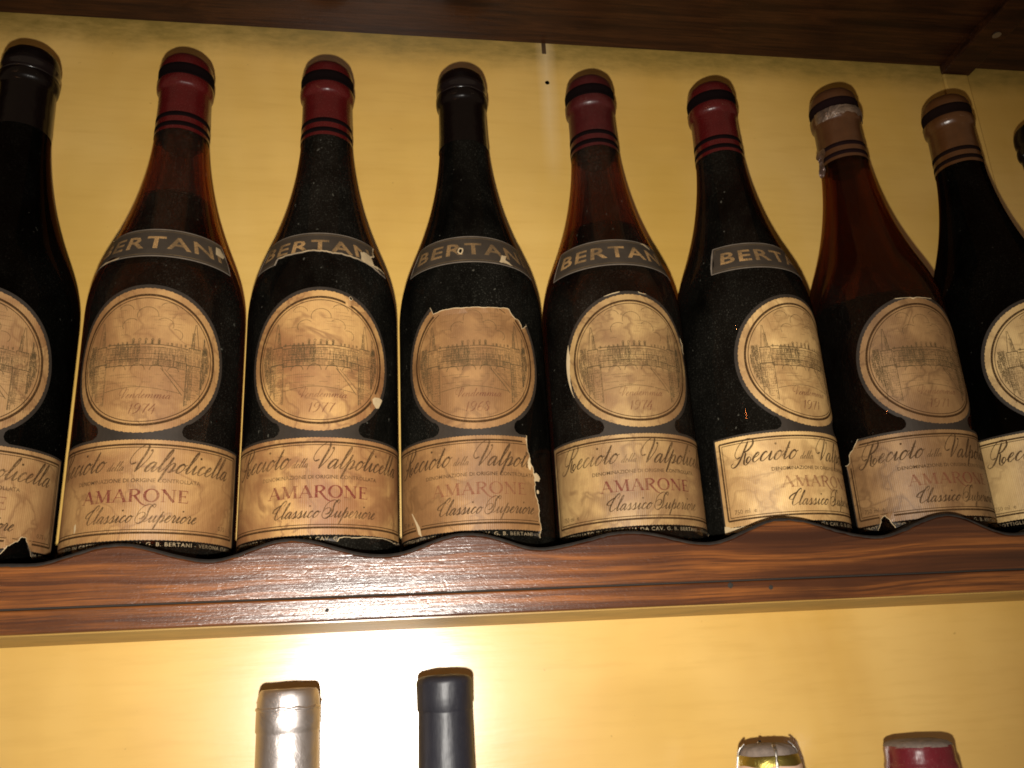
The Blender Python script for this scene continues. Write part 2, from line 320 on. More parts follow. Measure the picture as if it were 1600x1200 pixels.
# ------------------------------------------------------------------ writing: a pen script, a serif and plain capitals
G = {
 'i': (.72, [[(0, .3), (.18, .7), (.3, 1)], [(.3, 1), (.3, .5), (.31, .2), (.42, 0), (.58, .08), (.75, .35)], ['dot', (.22, 1.75)]]),
 'u': (1.38, [[(0, .3), (.18, .7), (.3, 1)], [(.3, 1), (.3, .3), (.42, 0), (.6, .05), (.85, .5), (.95, .95)], [(.95, 1), (.95, .3), (1.07, 0), (1.2, .06), (1.42, .35)]]),
 'n': (1.33, [[(0, .3), (.2, .85), (.3, 1)], [(.3, 1), (.3, 0)], [(.31, .1), (.45, .6), (.7, 1), (.88, .85), (.9, .5), (.91, .2), (1.02, 0), (1.15, .06), (1.36, .35)]]),
 'm': (1.93, [[(0, .3), (.2, .85), (.3, 1)], [(.3, 1), (.3, 0)], [(.31, .1), (.45, .6), (.7, 1), (.88, .85), (.9, .4), (.9, 0)], [(.91, .1), (1.05, .6), (1.3, 1), (1.48, .85), (1.5, .5), (1.51, .2), (1.62, 0), (1.75, .06), (1.95, .35)]]),
 'a': (1.26, [[(.88, .85), (.65, 1.0), (.35, .8), (.18, .35), (.3, .03), (.55, .1), (.87, .7)], [(.9, 1), (.87, .35), (.98, 0), (1.12, .06), (1.3, .35)]]),
 'c': (.92, [[(.74, .78), (.62, 1), (.36, .85), (.2, .45), (.3, .08), (.55, 0), (.8, .2), (.96, .4)]]),
 'e': (.90, [[(0, .3), (.25, .42), (.58, .62), (.68, .84), (.55, 1), (.35, .85), (.2, .45), (.3, .08), (.55, 0), (.8, .2), (.95, .38)]]),
 'o': (1.0, [[(.6, 1), (.32, .8), (.18, .4), (.3, .03), (.56, .02), (.82, .35), (.84, .75), (.6, 1), (.66, .84), (.84, .8), (1.05, .92)]]),
 't': (.76, [[(0, .3), (.18, .7), (.3, 1.05)], [(.36, 1.95), (.33, 1), (.33, .25), (.46, 0), (.6, .08), (.8, .35)], [(.08, 1.18), (.64, 1.24)]]),
 'l': (.74, [[(0, .3), (.35, .9), (.6, 1.75), (.6, 2.3), (.47, 2.3), (.33, 1.7), (.3, .8), (.32, .2), (.44, 0), (.58, .08), (.78, .35)]]),
 'd': (1.26, [[(.88, .85), (.65, 1), (.35, .8), (.18, .35), (.3, .03), (.55, .1), (.87, .7)], [(.9, 2.2), (.88, 1), (.87, .35), (.98, 0), (1.12, .06), (1.3, .35)]]),
 'p': (1.24, [[(0, .3), (.3, 1.1)], [(.34, 1.6), (.3, 1), (.28, 0), (.26, -1)], [(.28, .15), (.45, .7), (.7, 1), (.9, .85), (.92, .4), (.75, .03), (.5, .1)], [(.75, .03), (1.0, .1), (1.27, .35)]]),
 'r': (.98, [[(0, .3), (.28, 1.12), (.38, 1), (.64, .95)], [(.64, .95), (.6, .45), (.64, .1), (.76, 0), (.9, .12), (1.02, .35)]]),
 's': (.92, [[(0, .3), (.42, 1.12)], [(.42, 1.08), (.5, .72), (.62, .35), (.5, .03), (.25, .02), (.14, .2)], [(.5, .03), (.8, .1), (.96, .35)]]),
 'R': (1.95, [[(.72, 2.35), (.66, 1.5), (.58, .5), (.32, -.15), (-.12, -.3), (-.42, -.02), (-.25, .2)], [(.42, .75), (.05, .62), (-.38, 1.1), (-.28, 2.0), (.35, 2.62), (1.15, 2.5), (1.42, 1.95), (1.1, 1.35), (.62, 1.2)], [(.62, 1.2), (.95, 1.05), (1.05, .5), (1.22, -.05), (1.55, -.2), (1.82, .1), (1.78, .5), (1.5, .62), (1.4, .3), (1.6, -.02), (1.95, .3)]]),
 'V': (1.30, [[(.1, .95), (-.35, .8), (-.7, 1.3), (-.55, 2.2), (.0, 2.75), (.42, 2.6), (.55, 1.9), (.5, 1), (.52, 0)], [(.52, 0), (.8, .5), (1.1, 1.3), (1.12, 2.0), (1.0, 2.25), (.9, 2.1)]]),
 'C': (1.30, [[(.95, 1.9), (1.15, 2.35), (.95, 2.7), (.5, 2.3), (.22, 1.3), (.22, .4), (.55, -.02), (.95, .12), (1.3, .45)], [(.45, 2.1), (.0, 1.9), (-.55, 1.5), (-.6, 1.05), (-.1, .95), (.25, 1.15)]]),
 'S': (1.45, [[(1.25, 2.05), (1.3, 2.5), (.95, 2.65), (.62, 2.2), (.68, 1.6), (.9, .9), (.75, .2), (.25, -.15), (-.4, .1), (-.72, .7), (-.5, 1.3), (.1, 1.45), (.5, 1.1), (.35, .6), (-.1, .5)], [(-.75, 1.0), (-.75, 1.9), (-.1, 2.6), (.6, 2.55), (1.1, 2.2)], [(.8, .15), (1.1, .1), (1.45, .35)]]),
 '1': (.8, [[(.15, 1.5), (.4, 1.75), (.5, 2)], [(.5, 2), (.45, 1), (.42, 0)]]),
 '9': (1.15, [[(.95, 1.6), (.7, 2), (.3, 1.8), (.2, 1.3), (.45, .95), (.8, 1.15), (.97, 1.6), (.95, .9), (.65, .2), (.2, 0)]]),
 '7': (1.1, [[(.15, 1.65), (.3, 1.95), (.65, 1.82), (1.05, 2)], [(1.05, 2), (.7, 1.1), (.5, 0)]]),
 '4': (1.15, [[(.75, 2), (.4, 1.2), (.1, .55), (.6, .6), (1.05, .62)], [(.8, 1.2), (.76, .6), (.74, -.1)]]),
 '6': (1.1, [[(.9, 1.95), (.5, 1.6), (.22, .8), (.3, .15), (.65, 0), (.95, .35), (.85, .9), (.5, .95), (.25, .6)]]),
 '8': (1.1, [[(.9, 1.7), (.6, 2), (.3, 1.7), (.55, 1.2), (.85, .6), (.6, 0), (.25, .3), (.4, .9), (.8, 1.3), (.9, 1.7)]]),
 '2': (1.1, [[(.2, 1.6), (.5, 2), (.85, 1.7), (.7, 1.1), (.15, .1), (.5, .2), (1.0, 0)]]),
 '3': (1.1, [[(.2, 1.7), (.5, 2), (.85, 1.75), (.75, 1.3), (.45, 1.1), (.85, .9), (.9, .35), (.55, 0), (.15, .2)]]),
}
def script_quads(text, x0, y0, xh, thin, thick, width=None, shear=.5, adv=1.0):
    """pen strokes as ribbons in flat mm coordinates; thick on the way down, thin on the way up"""
    tot = sum(G[c][0] if c != ' ' else .7 for c in text); k = (width / (tot * xh)) if width else adv
    V, F = [], []; px = 0
    for c in text:
        if c == ' ': px += .7; continue
        a, strokes = G[c]
        for st in strokes:
            if st[0] == 'dot':
                q = st[1]; cx = (px + q[0] + .3) * xh * k + shear * q[1] * xh * .9; cy = q[1] * xh; b = len(V)
                for i in range(8): V.append((x0 + cx + thick * .62 * math.cos(i * math.pi / 4), y0 + cy + thick * .62 * math.sin(i * math.pi / 4)))
                F.append(tuple(range(b, b + 8))); continue
            P = [Vector(((px + q[0]) * xh * k + shear * q[1] * xh, q[1] * xh)) for q in st]
            C = catmull(P, 5 if len(st) > 2 else 4); b = len(V); n = len(C)
            for i, q in enumerate(C):
                t = (C[min(i + 1, n - 1)] - C[max(i - 1, 0)]).normalized()
                dn = max(0., -(t.y * .88 + t.x * .45)); w = thin + (thick - thin) * dn ** 1.3
                e = min(i, n - 1 - i) / 2.; w *= min(1, .55 + .45 * e)
                m = Vector((-t.y, t.x)) * w / 2
                V += [(x0 + q.x + m.x, y0 + q.y + m.y), (x0 + q.x - m.x, y0 + q.y - m.y)]
            for i in range(n - 1): F.append((b + 2 * i, b + 2 * i + 1, b + 2 * i + 3, b + 2 * i + 2))
        px += a
    return V, F
def add(A, B):
    b = len(A[0]); A[0].extend(B[0]); A[1].extend(tuple(i + b for i in f) for f in B[1])
def bar(p, q, w, w2=None, n=1):
    p, q = Vector(p), Vector(q); t = (q - p).normalized(); m = Vector((-t.y, t.x)); w2 = w if w2 is None else w2
    V = []; F = []; n = max(n, int((q - p).length / 1.8))
    for i in range(n + 1):
        c = p.lerp(q, i / n); ww = (w + (w2 - w) * i / n) / 2; V += [tuple(c + m * ww), tuple(c - m * ww)]
    for i in range(n): F.append((2 * i, 2 * i + 1, 2 * i + 3, 2 * i + 2))
    return V, F
def ribbon(P, wf, n=8, closed=False):
    C = catmull(P, n, closed); V, F = [], []; L = len(C)
    for i, q in enumerate(C):
        t = ((C[(i + 1) % L] - C[i - 1]) if closed else (C[min(i + 1, L - 1)] - C[max(i - 1, 0)])).normalized(); w = wf(i / max(1, L - 1), t) / 2; m = Vector((-t.y, t.x)) * w
        V += [(q.x + m.x, q.y + m.y), (q.x - m.x, q.y - m.y)]
    for i in range(L if closed else L - 1): F.append((2 * i, 2 * i + 1, (2 * i + 3) % (2 * L), (2 * i + 2) % (2 * L)))
    return V, F
def serif_letter(c):
    T, N, SW, SH = .19, .06, .32, .045; A = ([], []); B = lambda *a: add(A, bar(*a))
    se = lambda x, y: B((x - SW / 2, y), (x + SW / 2, y), SH)
    if c == 'A': B((.08, 0), (.48, 1), N); B((.46, 1.02), (.86, 0), T); B((.22, .36), (.66, .36), N); se(.08, .02); se(.85, .02); w = .95
    elif c == 'M': B((.14, 0), (.2, 1), N); B((.17, 1), (.56, .05), T); B((.56, .05), (.94, 1), N); B((.96, 1), (1.0, 0), T); se(.14, .02); se(1.0, .02); se(.13, .98); se(1.0, .98); w = 1.15
    elif c == 'R':
        B((.17, 0), (.17, 1), T); se(.17, .02); B((.02, .98), (.3, .98), SH)
        add(A, ribbon([(.2, .97), (.5, .97), (.7, .76), (.52, .53), (.2, .5)], lambda t, d: N + (T - N) * abs(d.y))); add(A, ribbon([(.4, .52), (.62, .2), (.88, -.14), (1.2, -.3), (1.42, -.24)], lambda t, d: T * (1 - .85 * t))); w = .9
    elif c == 'O': add(A, ribbon([(.5 + .43 * math.cos(a), .5 + .5 * math.sin(a)) for a in [i * math.pi / 6 for i in range(12)]], lambda t, d: N + (T - N) * abs(d.y) ** 1.5, 4, True)); w = 1.02
    elif c == 'N': B((.15, 0), (.15, 1), N); B((.12, 1), (.84, 0), T); B((.84, 0), (.84, 1), N); se(.15, .02); se(.12, .98); se(.84, .98); w = 1.0
    else: B((.17, 0), (.17, 1), T); B((.03, .975), (.68, .975), N); B((.03, .025), (.72, .025), N); B((.2, .52), (.52, .52), N); B((.67, .98), (.67, .76), N, .02); B((.7, .02), (.72, .26), N, .02); B((.52, .42), (.52, .62), N); w = .78
    return A, w
def amarone(x0, x1, y0, h):
    A = ([], []); px = 0; L = [serif_letter(c) for c in 'AMARONE']; gap = .10; tot = sum(w for _, w in L) + gap * 6; k = (x1 - x0) / tot
    for (v, f), w in L:
        add(A, ([(x0 + (px + x) * k, y0 + y * h) for x, y in v], f)); px += w + gap
    return A
_tc = {}
def caps(text, bold=0., gap=1.0):
    """built-in sans outlines as flat triangles, scaled to cap height 1"""
    if (text, bold, gap) in _tc: return _tc[(text, bold, gap)]
    cu = bpy.data.curves.new('t', 'FONT'); cu.body = text; cu.offset = bold; cu.space_character = gap; cu.resolution_u = 2; o = bpy.data.objects.new('t', cu); COL.objects.link(o)
    dg = bpy.context.evaluated_depsgraph_get(); dg.update(); me = o.evaluated_get(dg).to_mesh()
    V = [(v.co.x, v.co.y) for v in me.vertices]; F = [tuple(p.vertices) for p in me.polygons]
    o.evaluated_get(dg).to_mesh_clear(); bpy.data.objects.remove(o); bpy.data.curves.remove(cu)
    h = .73; V = [(x / h, y / h) for x, y in V]; _tc[(text, bold, gap)] = (V, F); return V, F
def fit(VF, x0, x1, y0, h):
    V, F = VF; a = min(v[0] for v in V); b = max(v[0] for v in V); k = (x1 - x0) / (b - a)
    return [(x0 + (x - a) * k, y0 + y * h) for x, y in V], F
def finer(VF, L):
    bm = bmesh.new(); vs = [bm.verts.new((x, y, 0)) for x, y in VF[0]]
    for f in VF[1]:
        try: bm.faces.new([vs[i] for i in f])
        except ValueError: pass
    bmesh.ops.triangulate(bm, faces=bm.faces[:])
    for _ in range(5):
        E = [e for e in bm.edges if e.calc_length() > L]
        if not E: break
        bmesh.ops.subdivide_edges(bm, edges=E, cuts=1); bmesh.ops.triangulate(bm, faces=[f for f in bm.faces if len(f.verts) > 3])
    bm.verts.index_update(); R_ = [(v.co.x, v.co.y) for v in bm.verts], [tuple(v.index for v in f.verts) for f in bm.faces]; bm.free(); return R_
def arcline(P, w): return ribbon(P, lambda t, d: w, 1)

# the flat print of the label, in millimetres from the label's centre line and datum
OV = 76.7
def circ(r, n=120): return [(r * math.cos(2 * math.pi * i / n), OV + r * math.sin(2 * math.pi * i / n)) for i in range(n)]
def print_border():
    A = ([], [])
    for r, w in ((34.9, 1.25), (33.2, .42)): add(A, ribbon(circ(r), lambda t, d: w, 1, True))
    for dx, t, b, w in ((57.0, 31.9, -11.2, 1.0), (55.4, 30.5, -9.7, .42)):
        n = 60
        for y in (t, b): add(A, arcline([(-dx + 2 * dx * i / n, y) for i in range(n + 1)], w))
        for x in (-dx, dx): add(A, arcline([(x, b + (t - b) * i / 20) for i in range(21)], w))
    return A
def print_script():
    A = script_quads('Recioto', -49.0, 19.0, 5.1, .44, 1.05, 33, .5)
    add(A, script_quads('della', -13.6, 18.8, 2.0, .13, .34, 8.2, .5))
    add(A, script_quads('Valpolicella', -2.2, 18.2, 4.9, .44, 1.05, 50.5, .5))
    add(A, script_quads('Classico', -22.6, -6.3, 3.3, .34, .78, 22.5, .5))
    add(A, script_quads('Superiore', 3.2, -6.3, 3.3, .34, .78, 26.5, .5)); return A
def print_small(v):
    A = ([], [])
    add(A, fit(caps('DENOMINAZIONE DI ORIGINE CONTROLLATA', .014), -29.5, 31.5, 13.1, 2.0))
    if v: add(A, fit(caps('750 ml  e'), -52.6, -40.2, -8.2, 2.6))
    else: add(A, fit(caps('0.75 l'), 44.5, 51.0, -7.8, 2.2))
    return A
STRIPTXT = {0: 'IMBOTTIGLIATO IN GREZZANA DA CAV. G. B. BERTANI - VERONA ITALIA', 1: 'IMBOTTIGLIATO NELLE CANTINE CAV. G. B. BERTANI - VERONA ITALIA', 2: 'IMBOTTIGLIATO IN GREZZANA DAL CAV. G. B. BERTANI - VERONA ITALIA'}
def print_vintage(year):
    A = script_quads('Vendemmia', -10.5, 55.6, 2.1, .2, .5, 24, .45); add(A, script_quads(year, -6.6, 47.6, 2.6, .2, .62, 13.5, .25)); return A
def print_engraving():
    r = random.Random(3); A = ([], [])
    def hatch(x0, x1, y0, y1, step, w, brk=.25, hor=False, seg=3.0):
        a0, a1, b0, b1 = (y0, y1, x0, x1) if hor else (x0, x1, y0, y1); x = a0
        while x < a1:
            y = b0 + r.uniform(-.3, .3)
            while y < b1:
                L = min(r.uniform(.6, 1.4) * seg, b1 - y + r.uniform(0, .4))
                if r.random() > brk and L > .2:
                    p, q = ((y, x), (y + L, x + r.uniform(-.1, .1))) if hor else ((x, y), (x + r.uniform(-.1, .1), y + L))
                    if p[0] ** 2 + p[1] ** 2 < 32.2 ** 2 and q[0] ** 2 + q[1] ** 2 < 32.2 ** 2: add(A, bar((p[0], p[1] + OV), (q[0], q[1] + OV), w * r.uniform(.95, 1.6)))
                y += L + r.uniform(.1, .6)
            x += step * r.uniform(.8, 1.2)
    def ln(P, w=.22):
        add(A, ribbon([(x, y + OV) for x, y in P], lambda t, d: w * 1.35, 4))
    # two slim spired towers on piers
    for cx, s in ((-23.3, 1), (24.0, -1)):
        for dx in (-2.1, 2.1): ln([(cx + dx, 7.5), (cx + .1 * dx, 21)], .24)
        hatch(cx + (.0 if s > 0 else -1.6), cx + (1.6 if s > 0 else 0), 7.5, 16, .38, .16, .1)
        for dx in (-3, 3): ln([(cx + dx, 7.5), (cx + dx, -2)]); ln([(cx + dx * 1.25, -2), (cx + dx * 1.3, -24)])
        ln([(cx - 4, -2), (cx + 4, -2)], .35); ln([(cx - 3.2, 7.5), (cx + 3.2, 7.5)], .3)
        hatch(cx - 3.8, cx - .6, -24, -2, .42, .17, .15); hatch(cx - .6, cx + 3.8, -24, -2, .8, .14, .45, seg=1.2); hatch(cx - 3.6, cx + 3.6, -24, -2, 1.3, .14, .35, True, 1.6)
        hatch(cx - 2.9, cx + 2.9, -2, 7.5, .55, .15, .3); hatch(cx - 2.9, cx + 2.9, -2, 7.5, 1.5, .13, .3, True, 1.5)
    # battlemented wall between them
    for y, w in ((7.6, .35), (6.0, .2), (-.4, .3), (-3.8, .3), (2.6, .16)): ln([(-20, y + .5), (-8, y), (8, y), (20.5, y - 1)], w)
    for x in [-6.5 + 3.1 * i for i in range(5)]:
        hatch(x, x + 1.0, 7.8, 10.0, .25, .2, .05); ln([(x - .2, 10), (x + .5, 10.9), (x + 1.2, 10)], .2)
    for x in [-19 + 2.4 * i for i in range(5)] + [10 + 2.2 * i for i in range(5)]: hatch(x, x + .8, 7.4, 8.8, .25, .16, .15)
    hatch(-20, 20.5, -3.8, 6.2, .55, .16, .28); hatch(-15, -2, -2, 7.5, .42, .2, .12); hatch(-20, 20.5, -3.8, 7, 1.25, .15, .3, True, 2.2); hatch(4, 20, -3.5, 3, .5, .14, .35)
    for cx, rr in ((-12, 3.2), (-3, 3.5), (6, 3.2), (14, 2.6)): ln([(cx + rr * math.cos(a), -6.2 + rr * .9 * math.sin(a)) for a in [math.pi * i / 8 for i in range(9)]], .26)
    # dark banks on both sides, cypress at the right
    hatch(-33, -27, -14, 9, .38, .24, .05); hatch(-31, -27, -22, -12, .6, .16, .25); hatch(-33, -26, -20, 9, 1.1, .16, .25, True, 2)
    hatch(28, 33, -14, 8, .38, .24, .05); hatch(28, 31.5, -22, -12, .6, .16, .25); hatch(27.5, 33, -20, 6, 1.0, .15, .25, True, 2); hatch(28.6, 30.4, 6, 14, .25, .2, .05)
    # river banks, steps and water
    ln([(8, -5), (13, -11), (19, -18.5)], .3); ln([(10, -5.4), (15, -11), (20, -16.5)], .2); ln([(-19, -17), (-6, -15.2), (4, -15.6), (18, -17.6)], .2)
    hatch(-18, 10, -16, -7, 1.5, .12, .55, True, 4); hatch(12, 20, -12, -5, .8, .13, .4, True, 2.5)
    # clouds
    for cx, cy, rr, a0, a1 in ((0, 23.5, 5.2, -.1, 3.4), (8.5, 18.5, 4.2, -.4, 2.4), (14, 13.5, 3.4, -.8, 1.9), (-8, 18, 4.2, .8, 3.6), (-11, 26, 4, .2, 2.8), (10, 27, 4.5, .2, 2.6)):
        ln([(cx + rr * math.cos(a0 + (a1 - a0) * i / 8), cy + .9 * rr * math.sin(a0 + (a1 - a0) * i / 8)) for i in range(9)], .2)
    hatch(-18, 18, 13, 30, 1.6, .10, .72, True, 5)
    return A
PB, PS, PE = print_border(), print_script(), print_engraving()

# ------------------------------------------------------------------ bottle profile (mm above the label datum)
PROF = [(112, 42.0), (118, 41.75), (124, 41.1), (130, 40.0), (136, 38.5), (142, 36.6), (148, 34.4), (154, 32.1), (160, 29.9), (168, 27.2), (178, 24.2), (188, 21.7), (198, 19.6), (208, 17.9), (218, 16.6), (228, 15.7), (240, 15.2), (252, 14.9), (262, 14.8)]
def rad(z):
    if z <= PROF[0][0]: return 42.0
    for (a, ra), (b, rb) in zip(PROF, PROF[1:]):
        if a <= z <= b: return ra + (rb - ra) * (z - a) / (b - a)
    return 14.8
_sm = catmull([(r, z) for z, r in PROF], 3)
OUT = [(28, -31.5), (36, -34), (38.5, -33.6), (40.8, -31.5), (41.8, -28), (42, -24), (42, 40)] + [(p.x, p.y) for p in _sm]
INN = [(r - 2.6, z) for r, z in [(o.x, o.y) for o in reversed(_sm)]] + [(39.4, 40), (39.4, -20), (37, -27), (30, -24), (12, -12), (.5, -8)]
mm = lambda pr: [(r / 1000, z / 1000 + ZO) for r, z in pr]
GLV, GLF = lathe_data(mm(OUT + [(14.8, 264), (13, 265), (12.2, 264)] + INN), 96)
GLF = GLF + [tuple(range(95, -1, -1)), tuple((len(OUT) + 3 + len(INN) - 1) * 96 + s for s in range(96))]
def smooth_rad(z):
    return rad(z) if z < 112 or z > 262 else min(_sm, key=lambda p: abs(p.y - z)).x if False else rad(z)
def on_body(u, v, off): 
    a = u / 42.; r = (rad(v) + off) / 1000
    return (r * math.sin(a), -r * math.cos(a), v / 1000 + ZO)
def lift(x, y, holes):
    d = 9.
    for P in holes:
        for px, py in P:
            e = (px - x) ** 2 + (py - y) ** 2
            if e < d: d = e
    return 0. if d >= 9. else (1 - math.sqrt(d) / 3) ** 2 * (.35 + .75 * noise.noise(Vector((x * .25, y * .25, 3))))
def flat_obj(name, VF, mat, parent, off, cut=(), torn=()):
    V, F = VF; U = []; FF = []; keepv = {}
    cuts = [(min(p[0] for p in P), max(p[0] for p in P), min(p[1] for p in P), max(p[1] for p in P), P) for P in cut]
    bad = []
    for x, y in V:
        b = False
        for x0, x1, y0, y1, P in cuts:
            if x0 <= x <= x1 and y0 <= y <= y1 and inpoly(x, y, P): b = True; break
        bad.append(b)
    FF = [f for f in F if not any(bad[i] for i in f)]
    if not FF: return None
    o = mesh_obj(name, [on_body(x, y, off + (max(0., lift(x, y, torn)) if torn else 0.)) for x, y in V], FF, mat, parent, False, None, [(x / 100, y / 100) for x, y in V]); o['kind'] = 'stuff'; return o
def label_mesh(name, outline, holes, regions, mats, parent, off, gx, gy, uvs=True):
    """cut the outline, its printed regions and its torn-away holes into one sheet that wraps the glass;
       regions: list of (polygon, material index), the later one wins"""
    polys = [outline] + [p for p, _ in regions] + list(holes)
    verts, faces = [], []
    for P in polys:
        b = len(verts); verts += [Vector(p) for p in P]; faces.append(list(range(b, b + len(P))))
    x0, x1 = min(p[0] for p in outline), max(p[0] for p in outline); y0, y1 = min(p[1] for p in outline), max(p[1] for p in outline)
    y = y0 + gy * .37
    while y < y1:
        x = x0 + gx * .41
        while x < x1:
            if inpoly(x, y, outline): verts.append(Vector((x + .01 * math.sin(y * 3), y + .01 * math.cos(x))))
            x += gx
        y += gy
    edges = [(f[i - 1], f[i]) for f in faces for i in range(len(f))]
    ov, oe, of, _, _, _ = delaunay_2d_cdt(verts, edges, [], 0, 1e-4)
    bb = [(min(p[0] for p in P), max(p[0] for p in P), min(p[1] for p in P), max(p[1] for p in P), P) for P in polys]
    def inside(k, x, y):
        a, b, c, d, P = bb[k]; return a <= x <= b and c <= y <= d and inpoly(x, y, P)
    nr = len(regions); F, I = [], []
    for f in of:
        c = sum((ov[i] for i in f), Vector((0, 0))) / len(f)
        if not inside(0, c.x, c.y) or any(inside(k, c.x, c.y) for k in range(nr + 1, len(polys))): continue
        m = 0
        for k in range(nr):
            if inside(k + 1, c.x, c.y): m = regions[k][1]
        F.append(tuple(f)); I.append(m)
    used = sorted({i for f in F for i in f}); mp = {u: i for i, u in enumerate(used)}
    P2 = [ov[i] for i in used]; F = [tuple(mp[i] for i in f) for f in F]
    V = [on_body(p.x, p.y, off + max(0., lift(p.x, p.y, holes))) for p in P2]; uv = [(p.x / 100, p.y / 100) for p in P2]
    cnt = {}
    for fi, f in enumerate(F):
        for a, b in zip(f, f[1:] + f[:1]): cnt.setdefault((min(a, b), max(a, b)), []).append((a, b, fi))
    low_ = {}
    def lowv(i):
        if i not in low_: low_[i] = len(V); V.append(on_body(P2[i].x, P2[i].y, .01)); uv.append((P2[i].x / 100, P2[i].y / 100))
        return low_[i]
    for e in list(cnt.values()):
        if len(e) == 1:
            a, b, fi = e[0]; F.append((b, a, lowv(a), lowv(b))); I.append(len(mats) - 1)
    return mesh_obj(name, V, F, mats, parent, False, I, uv)

# outlines shared by every body label
def body_outline():
    R = 40.9; P = []
    a0 = math.asin((43.2 - OV) / R); xw = R * math.cos(a0)
    P += [(-60.5, -18.2), (60.5, -18.2), (60.7, 10), (60.5, 35.3)]
    P += [(23.5, 35.8), (21.2, 37.2), (20.4, 39.2), (20.9, 41.4), (22.4, 43.2)]
    n = 90; aR = math.atan2(44.0 - OV, 24.5); 
    for i in range(n + 1):
        a = aR + (math.pi - 2 * aR) * i / n; P.append((R * math.cos(a), OV + R * math.sin(a)))
    P += [(-22.4, 43.2), (-20.9, 41.4), (-20.4, 39.2), (-21.2, 37.2), (-23.5, 35.8), (-60.5, 35.3), (-60.7, 10)]
    # densify
    Q = []
    for i in range(len(P)):
        a, b = Vector(P[i]), Vector(P[(i + 1) % len(P)]); k = max(1, int((b - a).length / 2.2)); Q += [tuple(a.lerp(b, j / k)) for j in range(k)]
    return Q
OUTL = body_outline()
def paper_disc():
    n = 220; return [((38.7 + .28 * (i % 2) + .1 * math.sin(i * 1.7)) * math.cos(2 * math.pi * i / n), OV + (38.7 + .28 * (i % 2) + .1 * math.sin(i * 1.7)) * math.sin(2 * math.pi * i / n)) for i in range(n)]
def paper_rect():
    P = []; n = 130
    for i in range(n + 1): P.append((-59.6 + 119.2 * i / n, -14.5 - .3 * (i % 2)))
    P += [(59.6, 0), (59.6, 15)]
    for i in range(n + 1): P.append((59.6 - 119.2 * i / n, 34.2 + .25 * (i % 2)))
    return P + [(-59.6, 15), (-59.6, 0)]
DISC, RECT = paper_disc(), paper_rect()
def chip(x, y, w, h, seed): 
    r = random.Random(seed); return [(x + w * math.cos(a) * r.uniform(.7, 1.2), y + h * math.sin(a) * r.uniform(.7, 1.2)) for a in [2 * math.pi * i / 9 for i in range(9)]]

